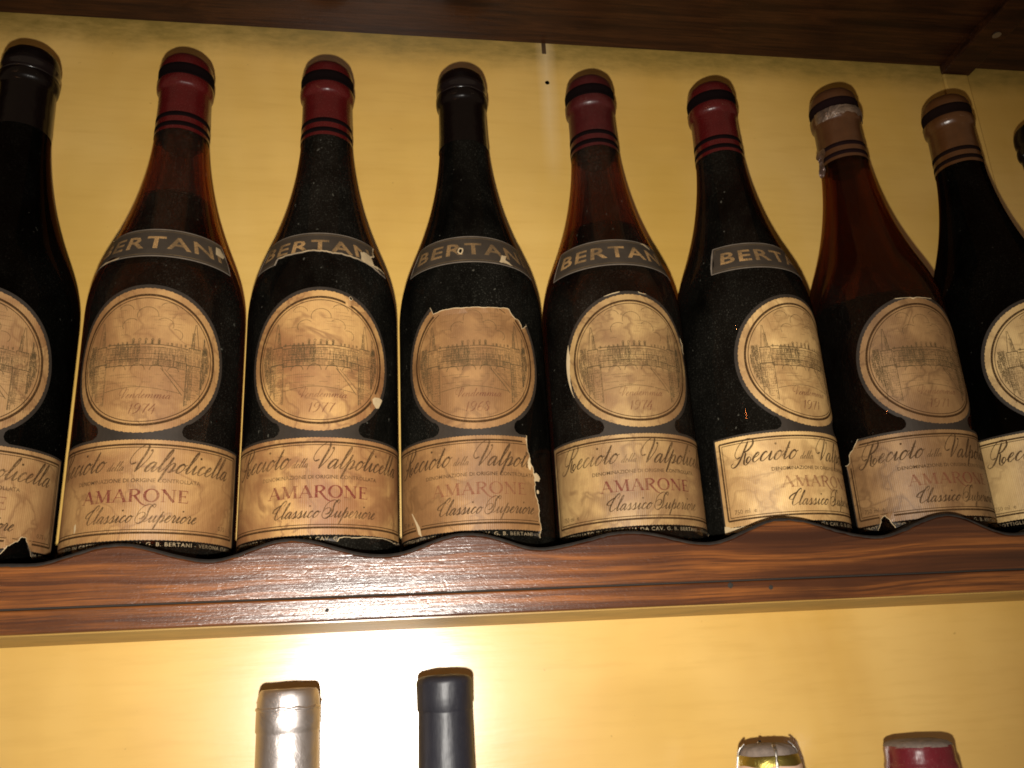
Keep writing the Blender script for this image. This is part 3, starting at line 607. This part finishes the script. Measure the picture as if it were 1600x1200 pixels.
# each bottle of the row: place, label turn (mm round the glass), torn-away areas, pale scars
ROW = [
 dict(x=-.262, turn=8, cap='black', wine=236, glass='black', dust=.35, year='1972', tone=1, strip=2, ml=False, dz=-2,
      holes=[jag([(24, -20), (28.5, -13.5), (33.5, -11), (35.2, -8.6), (38, -8.9), (39.5, -13), (45, -20)], .5, 3)], scars=[], neck=None,
      label='black-capped wine bottle at the left edge, half cut off by the frame'),
 dict(x=-.1716, turn=.7, cap='red', wine=187, glass='brown', dust=.9, year='1974', tone=2, strip=0, ml=False, dz=0,
      holes=[], scars=[chip(-34.6, 51.0, .9, 1.6, 4), chip(-29.5, -7.2, .8, 2.6, 9)], neck=dict(turn=0, holes=[], scars=[[(53, 146), (62, 145.5), (66, 148), (62, 152.2), (56, 152)], [(-62, 136.2), (-50, 136), (-30, 136), (-29, 136.9), (-46, 137.2)]], flip=True),
      label='red-capped wine bottle dated 1974 beside a narrow yellow gap near the left edge'),
 dict(x=-.0856, turn=1.6, cap='red', wine=196, glass='dark', dust=1.2, year='1977', tone=3, strip=0, ml=False, dz=0,
      holes=[jag([(9, -19.5), (11, -16.4), (19, -16.2), (30, -15.6), (45, -16.2), (52, -17), (57, -15.8), (63, -19.5)], .5, 5), chip(15.5, 112.2, .9, 1.0, 6)],
      scars=[chip(33.6, 56.5, 4.6, 3.6, 8)],
      neck=dict(turn=0, holes=[jag([(-40, 134), (-38, 139.6), (-20, 140.3), (0, 140.9), (14, 140.2), (30, 139.2), (46, 137.8), (70, 134)], .8, 11), jag([(50, 144.5), (56, 147), (60, 152), (66, 157), (75, 150), (72, 140), (50, 139)], .8, 12)], scars=[jag([(36, 140), (38, 146), (45, 147), (52, 145), (58, 146), (56, 138), (40, 138)], .8, 13)]),
      label='red-capped wine bottle dated 1977 with a pale chip on its oval label'),
 dict(x=0., turn=-3.6, cap='black', wine=232, glass='black', dust=1.2, year='1968', tone=4, strip=1, ml=True, dz=1,
      holes=[jag([(28.3, 37), (28.6, 28), (30, 22), (32.5, 13.5), (32, 8), (33.6, 0), (34.6, -8), (34.4, -15.6), (33, -19.5), (66, -19.5), (66, 38)], .9, 21),
             jag([(-22, 105.4), (-12, 106.6), (0, 106.7), (14, 107.0), (21, 106.9), (23.5, 103.2), (27.5, 101.8), (29.5, 97.2), (33, 99.5), (32, 122), (-30, 122)], .5, 22)],
      scraps=[chip(33.6, 13.6, 3.6, 2.4, 24), chip(34.6, 6.0, 1.0, 1.0, 25)], scars=[chip(29.3, 20.5, 1.2, 3.4, 26), [(-42, -1.8), (-41.4, -1.8), (-35, -9.8), (-33.5, -15), (-36, -13.5), (-37.6, -9)]],
      neck=dict(turn=-1, holes=[chip(-12, 144.2, 1.8, 1.8, 31)], scars=[jag([(22, 137.5), (26, 143), (32, 143.5), (29, 140), (36, 137), (27, 137.4)], .5, 32)]),
      label='black-capped wine bottle with its brownish label torn away at top and right side'),
 dict(x=.0857, turn=-.3, cap='dullred', wine=172, glass='brown', dust=1.1, year='1974', tone=5, strip=0, ml=True, dz=0,
      holes=[jag([(5.2, 118.4), (6.2, 116.6), (11, 116.4), (12, 118.6)], .2, 41), jag([(36.5, 94.5), (37.8, 90), (39.4, 86), (43, 87), (42, 95)], .3, 42), jag([(48, -19), (51, -16.5), (57, -16.8), (62, -19)], .3, 44)],
      scars=[jag([(-38.5, 96), (-37.8, 84), (-38.8, 73), (-38.4, 65), (-36.4, 57), (-39, 58), (-41, 66), (-41.4, 80), (-40.5, 92)], .3, 45), jag([(-25, 110), (-15, 114.8), (-5, 117), (-5, 117.8), (-17, 115.5), (-27, 110)], .2, 46)],
      neck=dict(turn=-4, holes=[], scars=[[(30, 154.3), (34, 154.4), (44, 152.2), (44, 153.2), (36, 155.8)]]),
      label='dusty red-capped wine bottle with a chipped whitish edge left of its oval label'),
 dict(x=.1711, turn=14.4, cap='red', wine=200, glass='dark', dust=1.0, year='1971', tone=6, strip=0, ml=True, dz=0,
      holes=[jag([(-62, -19.2), (-56, -17.4), (-48, -18.4), (-44, -19.2)], .3, 51)], scars=[jag([(-60.6, -18), (-60.4, -13.5), (-52, -15.2), (-46, -14.8), (-40, -15.5), (-46, -17.8)], .5, 52)],
      neck=dict(turn=20, holes=[], scars=[], clear=True),
      label='red-capped wine bottle whose clean pale label is turned well to the right'),
 dict(x=.2608, turn=1.2, cap='tornbrown', wine=122, glass='amber', dust=.4, year='1971', tone=7, strip=1, ml=True, dz=0,
      holes=[jag([(-64, 38), (-47.5, 36.5), (-52.4, 31), (-54.7, 29.2), (-56.6, 27.2), (-57, 23.6), (-58.6, 22.2), (-64, 22)], .4, 61), jag([(-46.5, -20), (-44.5, -15.8), (-42.8, -12), (-40.8, -10.8), (-39, -13), (-37.6, -16), (-36, -20)], .4, 62),
             jag([(-22, 119), (-14, 115.6), (-5, 115.8), (-2, 115.4), (1, 116), (12, 116.2), (20, 119)], .25, 63)], scars=[[(-4, 115.7), (-2, 114.6), (0.5, 115.8), (-1, 117)]], neck=None,
      label='amber glass wine bottle with a ripped brown cap and dark corner-torn label'),
 dict(x=.3474, turn=-2.6, cap='brown', wine=236, glass='black', dust=.4, year='1972', tone=8, strip=0, ml=True, dz=0,
      holes=[jag([(-22, 119), (-19, 115.2), (-8, 117.1), (0, 119)], .25, 71)], scars=[], neck=None,
      label='black glass wine bottle with an intact brown cap near the right edge'),
]
TONES = {1: ((0.301, 0.172, 0.067), (0.175, 0.077, 0.029), .9), 2: ((0.327, 0.183, 0.066), (0.180, 0.080, 0.029), .85), 3: ((0.395, 0.225, 0.079), (0.180, 0.074, 0.028), 1.), 4: ((.275, .145, .052), (.150, .070, .025), .95),
         5: ((0.338, 0.209, 0.080), (0.163, 0.080, 0.032), .9), 6: ((0.530, 0.340, 0.135), (0.256, 0.134, 0.048), .8), 7: ((0.260, 0.146, 0.057), (0.134, 0.066, 0.025), 1.), 8: ((0.499, 0.335, 0.139), (0.268, 0.158, 0.062), .65)}
GLASS = dict(black=(.16, .075, .03), dark=(.34, .19, .095), brown=(.71, .46, .25), amber=(.69, .46, .25))
REDC = m_capsule('dark_red_capsule', (.053, .0030, .0032), (.058, .020, .015), .3, .25)
CAPM = dict(red=REDC, dullred=m_capsule('dusty_red_capsule', (.040, .0035, .0038), (.06, .026, .02), .45, .33), black=m_capsule('black_capsule', (.0022, .0011, .001), (.03, .010, .007), .08, .24, .28),
            brown=m_capsule('faded_brown_capsule', (.070, .026, .007), (.05, .026, .014), .35, .28), tornbrown=m_capsule('dusty_brown_capsule', (.064, .024, .008), (.05, .026, .018), .4, .3))
BANDM = dict(red=BLACKB, dullred=BLACKB, black=m_simple('glossy_black_band', (.006, .004, .004), .2), brown=m_simple('dark_brown_band', (.008, .004, .003), .9, 0, 150, .3, spec=.03), tornbrown=m_simple('dark_violet_brown_band', (.009, .004, .004), .9, 0, 150, .3, spec=.03))
FOILT = m_foil('bared_silver_foil', (.46, .37, .31), .32, .5, 120)
TAN = (.30, .19, .085)

def capsule_profile():
    p = [(rad(231) + .25, 231), (rad(240) + .3, 240), (rad(252) + .3, 252), (15.15, 261), (15.3, 262.6), (16.0, 263.4), (16.55, 264.6), (16.8, 267), (16.65, 269.2), (16.1, 270.8), (15.85, 271.8), (15.95, 273.4), (16.25, 275), (16.2, 278), (15.8, 281.4), (14.9, 284.4), (13.2, 286.6), (10.5, 287.9), (6, 288.5), (.4, 288.6)]
    return mm(p)
def band(z0, z1, r0, r1, mat, parent, name='band'):
    e = .12; pr = mm([(r0 - .3, z0 - .2), (r0 + e, z0), (r1 + e, z1), (r1 - .3, z1 + .2)])
    return lathe(name, pr, mat, parent, 64, False, False)
for bi, B in enumerate(ROW):
    root = empty('wine_bottle', (B['x'], 0, BZ)); tag(root, B['label'], 'wine bottle', 'old wine bottles standing in a row on the shelf')
    root.rotation_euler.z = B['turn'] / 42.
    lean = random.Random(bi + 5)
    gm = m_glass('glass_%s_%d' % (B['glass'], bi), GLASS[B['glass']], B['dust'], bi * 1.7)
    mesh_obj('glass_body', GLV, GLF, gm, root, True)
    # wine, a hair's breadth inside the inner glass wall
    wl = B['wine']; pr = [(.5, -7.6), (12, -11.4), (30, -23.4), (36.6, -26.4), (39.1, -19.8), (39.1, 40)] + [(p.x - 2.9, p.y) for p in _sm if p.y < wl] + [(rad(wl) - 2.9, wl), (rad(wl) - 6, wl - .5), (.5, wl - .6)]
    lathe('wine', mm(pr), WINE, root, 64)
    if wl < 231:      # cork below the capsule
        lathe('cork', mm([(.5, 226), (9, 226.2), (10.2, 227), (11.2, 232), (11.2, 262), (.5, 262.5)]), m_simple('dark_cork_%d' % bi, (.06, .03, .018), .8, 0, 120, .6), root, 32)
    ck = B['cap']; cz = B['dz'] / 1000.
    wob = lambda r, z, a, s=bi: (r + .00016 * noise.noise(Vector((math.cos(a) * 2, math.sin(a) * 2, z * 160 + s * 9))), z + .0004 * noise.noise(Vector((math.cos(a) * 1.5, math.sin(a) * 1.5, s * 5.3))) * (1 if z < .27 else .3))
    cp = lathe('capsule', capsule_profile(), CAPM[ck], root, 72, False, True, wob)
    if ck != 'black':
        for z0, z1 in ((233.4, 236.4), (240.2, 243.2)): band(z0, z1, rad(z0) + .28, rad(z1) + .3, BANDM[ck], cp)
    lathe('band', mm([(16.5, 269.6), (16.75, 269.8), (16.2, 271.2), (16.05, 273.2), (16.4, 275.2), (16.4, 277.6), (16.0, 277.9)]), BANDM[ck], cp, 64, False, False)
    if ck == 'tornbrown':   # foil ripped open below the lip, bright inside, with a loose flap at the left
        V, F = [], []; n = 40
        for i in range(n + 1):
            a = -3.0 + 2.75 * i / n
            zt = 270.3 + 1.3 * noise.noise(Vector((a * 3, 1, 0))); zb = 264.0 + 2.2 * noise.noise(Vector((a * 4, 7, 0))) - (2.4 if a < -2.0 else 0)
            for k, z in enumerate((zb, (zb * 2 + zt) / 3, (zb + zt * 2) / 3, zt)):
                rr = 17.25 + .5 * noise.noise(Vector((a * 7, z * .5, 3))) + (.25 if k in (1, 2) else -.1); th = a - 0.0
                V.append((rr / 1000 * math.cos(th), rr / 1000 * math.sin(th), z / 1000 + ZO))
        for i in range(n):
            for k in range(3): F.append((i * 4 + k, (i + 1) * 4 + k, (i + 1) * 4 + k + 1, i * 4 + k + 1))
        mesh_obj('torn_foil', V, F, FOILT, cp, True)
        V, F = [], []                      # the flap hanging at the left of the neck
        for i in range(9):
            t = i / 8; z = 243 - 21 * t; a = math.pi * 1.02 + .12 * math.sin(3 * t); w = (.20 - .12 * t) * (1 + .4 * math.sin(9 * t))
            for k in (-1, 0, 1):
                rr = 16.8 + 2.2 * math.sin(t * 2.6) + .8 * (k == -1) + .35 * math.sin(11 * t + k) + max(0, rad(z) - 15.5)
                V.append((rr / 1000 * math.cos(a + k * w), rr / 1000 * math.sin(a + k * w), z / 1000 + ZO))
        for i in range(8):
            for k in range(2): F.append((i * 3 + k, i * 3 + k + 1, i * 3 + k + 4, i * 3 + k + 3))
        fo_ = mesh_obj('foil_flap', V, F, m_foil('dull_foil', (.30, .22, .2), .35, .8, 200), cp, True)
    # ---- body label
    lt, dk, stn = TONES[B['tone']]
    paper = m_paper('aged_label_paper_%d' % bi, lt, dk, stn, bi * 1.31)
    holes = B['holes']; scars = B['scars']
    fr = [(grow(h, .3), 2) for h in holes]
    regs = [(DISC, 1), (RECT, 1), ([(-60.4, -18.1), (60.4, -18.1), (60.4, -14.9), (-60.4, -14.9)], 3)] + fr + [(s_, 2) for s_ in scars]
    lab = label_mesh('body_label', OUTL, holes, regs, [GREYB, paper, PALE, STRIP, GREYB], root, .14, 3.0, 4.0)
    for k_, q in enumerate(B.get('scraps', [])): label_mesh('label_scrap', jag(q, .4, 80 + k_, 2), [], [], [PALE, PALE], root, .17, 1.5, 1.5)
    cut = holes + scars + [g for g, _ in fr]
    keep = {1: .95, 2: .95, 3: 1.0, 4: .95, 5: 1.0, 6: 1.1, 7: 1.0, 8: 1.1}[B['tone']]
    ink = m_ink('brown_black_ink_%d' % bi, (.048, .027, .013), keep, bi * .9, .45)
    eng = m_ink('engraving_ink_%d' % bi, (.075, .050, .023), keep, bi * .5 + 3, .6)
    red = m_ink('faded_red_ink_%d' % bi, (.125, .024, .019) if B['tone'] not in (4, 6, 7) else (.17, .05, .028), keep * (.85 if B['tone'] in (2, 3, 5) else .62), bi * .7 + 5)
    flat_obj('printed_border', PB, m_ink('border_ink_%d' % bi, (.040, .020, .008), 1.2, bi * .4, .8), lab, .19, cut, holes)
    flat_obj('script_lettering', PS, ink, lab, .205, cut, holes)
    flat_obj('small_lettering', print_small(B['ml']), ink, lab, .20, cut, holes)
    flat_obj('engraving', PE, eng, lab, .18, cut, holes)
    flat_obj('red_lettering', amarone(-25.4, 26, 3.6, 6.1), red, lab, .20, cut, holes)
    flat_obj('vintage_lettering', print_vintage(B['year']), m_ink('vintage_ink_%d' % bi, (.13, .045, .026), keep * .72, bi * .8 + 2), lab, .20, cut, holes)
    flat_obj('strip_lettering', fit(caps(STRIPTXT[B['strip']], .008, 1.15), -56, 57, -17.5, 1.9), m_ink('cream_print_%d' % bi, (.32, .24, .14), .85, bi * 1.1), lab, .20, cut, holes)
    # ---- neck label: an arched band on the shoulder
    nk = B['neck']
    if nk:
        nl = empty('neck_label_axis', (0, 0, 0)); bpy.data.objects.remove(nl)
        K = 42 * math.pi / 180; t0 = (nk['turn'] - math.degrees(B['turn'] / 42.))
        sh = lambda P: [((x + t0) * K, y) for x, y in P]
        A0 = 67; n = 60; o_ = [(-A0 + 2 * A0 * i / n, 135.6) for i in range(n + 1)] + [(A0 + 1, 141), (A0 + 1, 150)] + [(A0 - 2 * A0 * i / n, 155.4) for i in range(n + 1)] + [(-A0 - 1, 150), (-A0 - 1, 141)]
        i_ = [(-A0 + .6 + 2 * (A0 - .6) * i / n, 136.1) for i in range(n + 1)] + [(A0 - .6 - 2 * (A0 - .6) * i / n, 154.9) for i in range(n + 1)]
        nh_ = [sh(h) for h in nk['holes']]; ns = [sh(h) for h in nk['scars']]; frn = [(grow(h, .9), 1) for h in nh_]
        nlab = label_mesh('neck_label', sh(o_), nh_, [(sh(i_), 2)] + frn + [(q, 1) for q in ns], [NECKE, PALE, NECKB, NECKE], root, .14, 2.6, 2.6)
        cutn = nh_ + ns + [g for g, _ in frn]
        tan = m_ink('tan_print_%d' % bi, (.40, .235, .095), 1.0 if nk.get('clear') else (.55 if ck == 'black' else .85), bi * 2.1, .35)
        V, F = finer(fit(caps('BERTANI', .02, 1.16), -58 * K, 58 * K, 141.4, 8.8), 1.3); V = [(x / K, y) for x, y in V]
        flat_obj('lettering', (sh(V), F), tan, nlab, .22, cutn, nh_)
        fr_ = ([], [])
        for d, w in ((1.6, .35),):
            xx = A0 - 3; P = [(-xx + 2 * xx * i / 60, 135.6 + d) for i in range(61)] + [(xx - 2 * xx * i / 60, 155.4 - d) for i in range(61)]
            add(fr_, ribbon([(x, y) for x, y in P], lambda t, dd: w, 1, True))
        flat_obj('border_line', (sh(fr_[0]), fr_[1]), m_ink('bronze_line_%d' % bi, (.20, .13, .06), .7, bi * 1.9), nlab, .2, cutn, nh_)

# the ninth bottle: only its lip shows at the right edge; it leans a little
root = tag(empty('wine_bottle', (.4385, 0, BZ)), 'dark-capped wine bottle showing only a sliver of lip at the right edge', 'wine bottle', 'old wine bottles standing in a row on the shelf')
root.rotation_euler.y = math.radians(-4.0)
K = .955
mesh_obj('glass_body', [(x * .93, y * .93, z * K) for x, y, z in GLV], GLF, m_glass('glass_edge_bottle', GLASS['black'], .4, 31), root, True)
lathe('capsule', [(r, z * K) for r, z in capsule_profile()], CAPM['black'], root, 72, False, True)

# ------------------------------------------------------------------ the four bottles below, caps in view
def lower_bottle(x, y, ztop, prof, mats, label, gl, body):
    """prof: list of (part name, material, [(radius, depth below the top) ...] mm)"""
    r = tag(empty('capped_bottle', (x, y, -.42)), label, 'bottle', 'bottles on the shelf below')
    H = (ztop + .42) * 1000
    lathe('glass_body', [(a / 1000, (H - d) / 1000) for a, d in body] + [(body[-1][0] / 1000 - .001, .0), (.002, .004)], gl, r, 64)
    for nm, m, p, top in prof:
        rr = random.Random(nm + label)
        sd = rr.uniform(0, 50)
        wob = lambda q, z, a, s=sd: (q + .00025 * noise.noise(Vector((math.cos(a) * 3, math.sin(a) * 3, z * 220 + s))), z + .0004 * noise.noise(Vector((math.cos(a) * 2, math.sin(a) * 2, s))))
        lathe(nm, [(a / 1000, (H - d) / 1000) for a, d in p], m, r, 72, False, top, wob)
    return r, H
DKG = m_glass('dark_green_glass', (.10, .14, .06), .5, 77)
BORD = [(12.8, 12), (13.2, 60), (14.2, 88), (20, 95), (32, 112), (36, 125), (37, 140), (37, 300)]
CHAM = [(15, 20), (15.2, 50), (20, 90), (30, 130), (41, 175), (43.5, 200), (43.5, 270)]
SILV = m_foil('silver_capsule_foil', (.60, .55, .53), .36, .2, 60)
BLKC = m_capsule('satin_black_capsule', (.010, .010, .015), (.12, .10, .09), .08, .46, .4)
DUSTT = m_simple('dusty_cap_top', (.17, .13, .105), .85, 0, 260, .7, .6)
r_, H_ = lower_bottle(-.0993, 0, -.0850, [('capsule', SILV, [(15.6, 90), (15.3, 40), (15.2, 21.2), (15.1, 20.2), (15.65, 19.4), (15.7, 14), (15.65, 9.6), (15.35, 8.9), (15.3, 7.6), (15.1, 4.2), (14.5, 1.4), (13.6, .3), (6, 0), (.5, 0)], True)], None, 'bottle with a wrinkled silver foil capsule, leftmost of the lower four', DKG, BORD)
lathe('fold_ring', [(.0154, (H_ - 10.2) / 1000), (.01595, (H_ - 9.6) / 1000), (.01585, (H_ - 8.6) / 1000), (.0152, (H_ - 8.2) / 1000)], SILV, r_.children[1], 72, False, False, lambda q, z, a: (q + .0002 * noise.noise(Vector((math.cos(a) * 9, math.sin(a) * 9, 4))), z + .0009 * noise.noise(Vector((math.cos(a) * 4, math.sin(a) * 4, 8)))))
lower_bottle(-.0211, 0, -.0822, [('capsule', BLKC, [(15.2, 90), (14.2, 60), (13.9, 30), (13.7, 18.4), (13.75, 17.6), (14.3, 16.8), (14.4, 10), (14.5, 4.5), (14.5, 3.6), (13.8, 2.0), (12, .9), (7, .2), (.5, 0)], True)], None, 'bottle with a matt black capsule and dusty top on the lower shelf', DKG, BORD)
GOLD = m_foil('greenish_gold_foil', (.30, .24, .06), .36, .3, 120); PINK = m_capsule('pinkish_beige_foil', (.52, .33, .22), (.45, .36, .3), .4, .4)
WIRE = m_foil('dull_steel_wire', (.45, .42, .38), .3, .1)
r_, H_ = lower_bottle(.1492, 0, -.1258, [('crown', DUSTT, [(15.4, 6.4), (15.2, 5.4), (14.3, 3.0), (12.2, 1.3), (8.5, .4), (.5, 0)], True), ('gold_band', GOLD, [(16.8, 11), (16.4, 8.8), (15.7, 5.6), (15.2, 5.2)], False), ('neck_foil', PINK, [(19, 60), (18, 32), (17.3, 22), (17.2, 18), (16.95, 10.6), (16.5, 9.9)], False)], None, 'sparkling wine bottle with a wired grey crown, gold band and beige foil neck', DKG, CHAM)
V, F = [], []
def tube(P, rad_, seg=6):
    C = catmull(P, 5); b = len(V)
    for i, q in enumerate(C):
        t = (C[min(i + 1, len(C) - 1)] - C[max(i - 1, 0)]).normalized(); a = t.orthogonal().normalized(); c = t.cross(a)
        for k in range(seg): V.append(tuple(q + a * rad_ * math.cos(2 * math.pi * k / seg) + c * rad_ * math.sin(2 * math.pi * k / seg)))
    for i in range(len(C) - 1):
        for k in range(seg): F.append((b + i * seg + k, b + i * seg + (k + 1) % seg, b + (i + 1) * seg + (k + 1) % seg, b + (i + 1) * seg + k))
for th in (-1.72, -.15, 1.42, 2.99):
    w = lambda rr, d, o=0: (rr / 1000 * math.cos(th + o), rr / 1000 * math.sin(th + o), (H_ - d) / 1000)
    tube([w(12, -.1), w(14.8, 2.6), w(15.9, 6.2), w(16.6, 10), w(17.4, 14), w(17.8, 20), w(18.2, 28)], .00055); tube([w(12, -.1, .06), w(14.9, 2.6, .05), w(16.0, 6.2, .0), w(16.7, 10, -.04), w(17.4, 14, .02), w(17.8, 20, .05), w(18.2, 28, .1)], .0005)
wo = mesh_obj('cage_wire', V, F, WIRE, r_, True)
REDF = m_capsule('crimson_foil', (.105, .007, .013), (.16, .08, .075), .3, .22)
lower_bottle(.2357, 0, -.1288, [('capsule', REDF, [(20.5, 60), (19.6, 34), (19.1, 20), (18.9, 13), (18.5, 12), (18.0, 10.6), (18.0, 5.0), (17.4, 2.9)], False), ('cap_top', DUSTT, [(17.6, 3.4), (17.2, 2.6), (15.6, 1.4), (12, .5), (.5, 0)], True)], None, 'bottle with a shiny crimson foil cap and dusty grey top at lower right', DKG, CHAM)
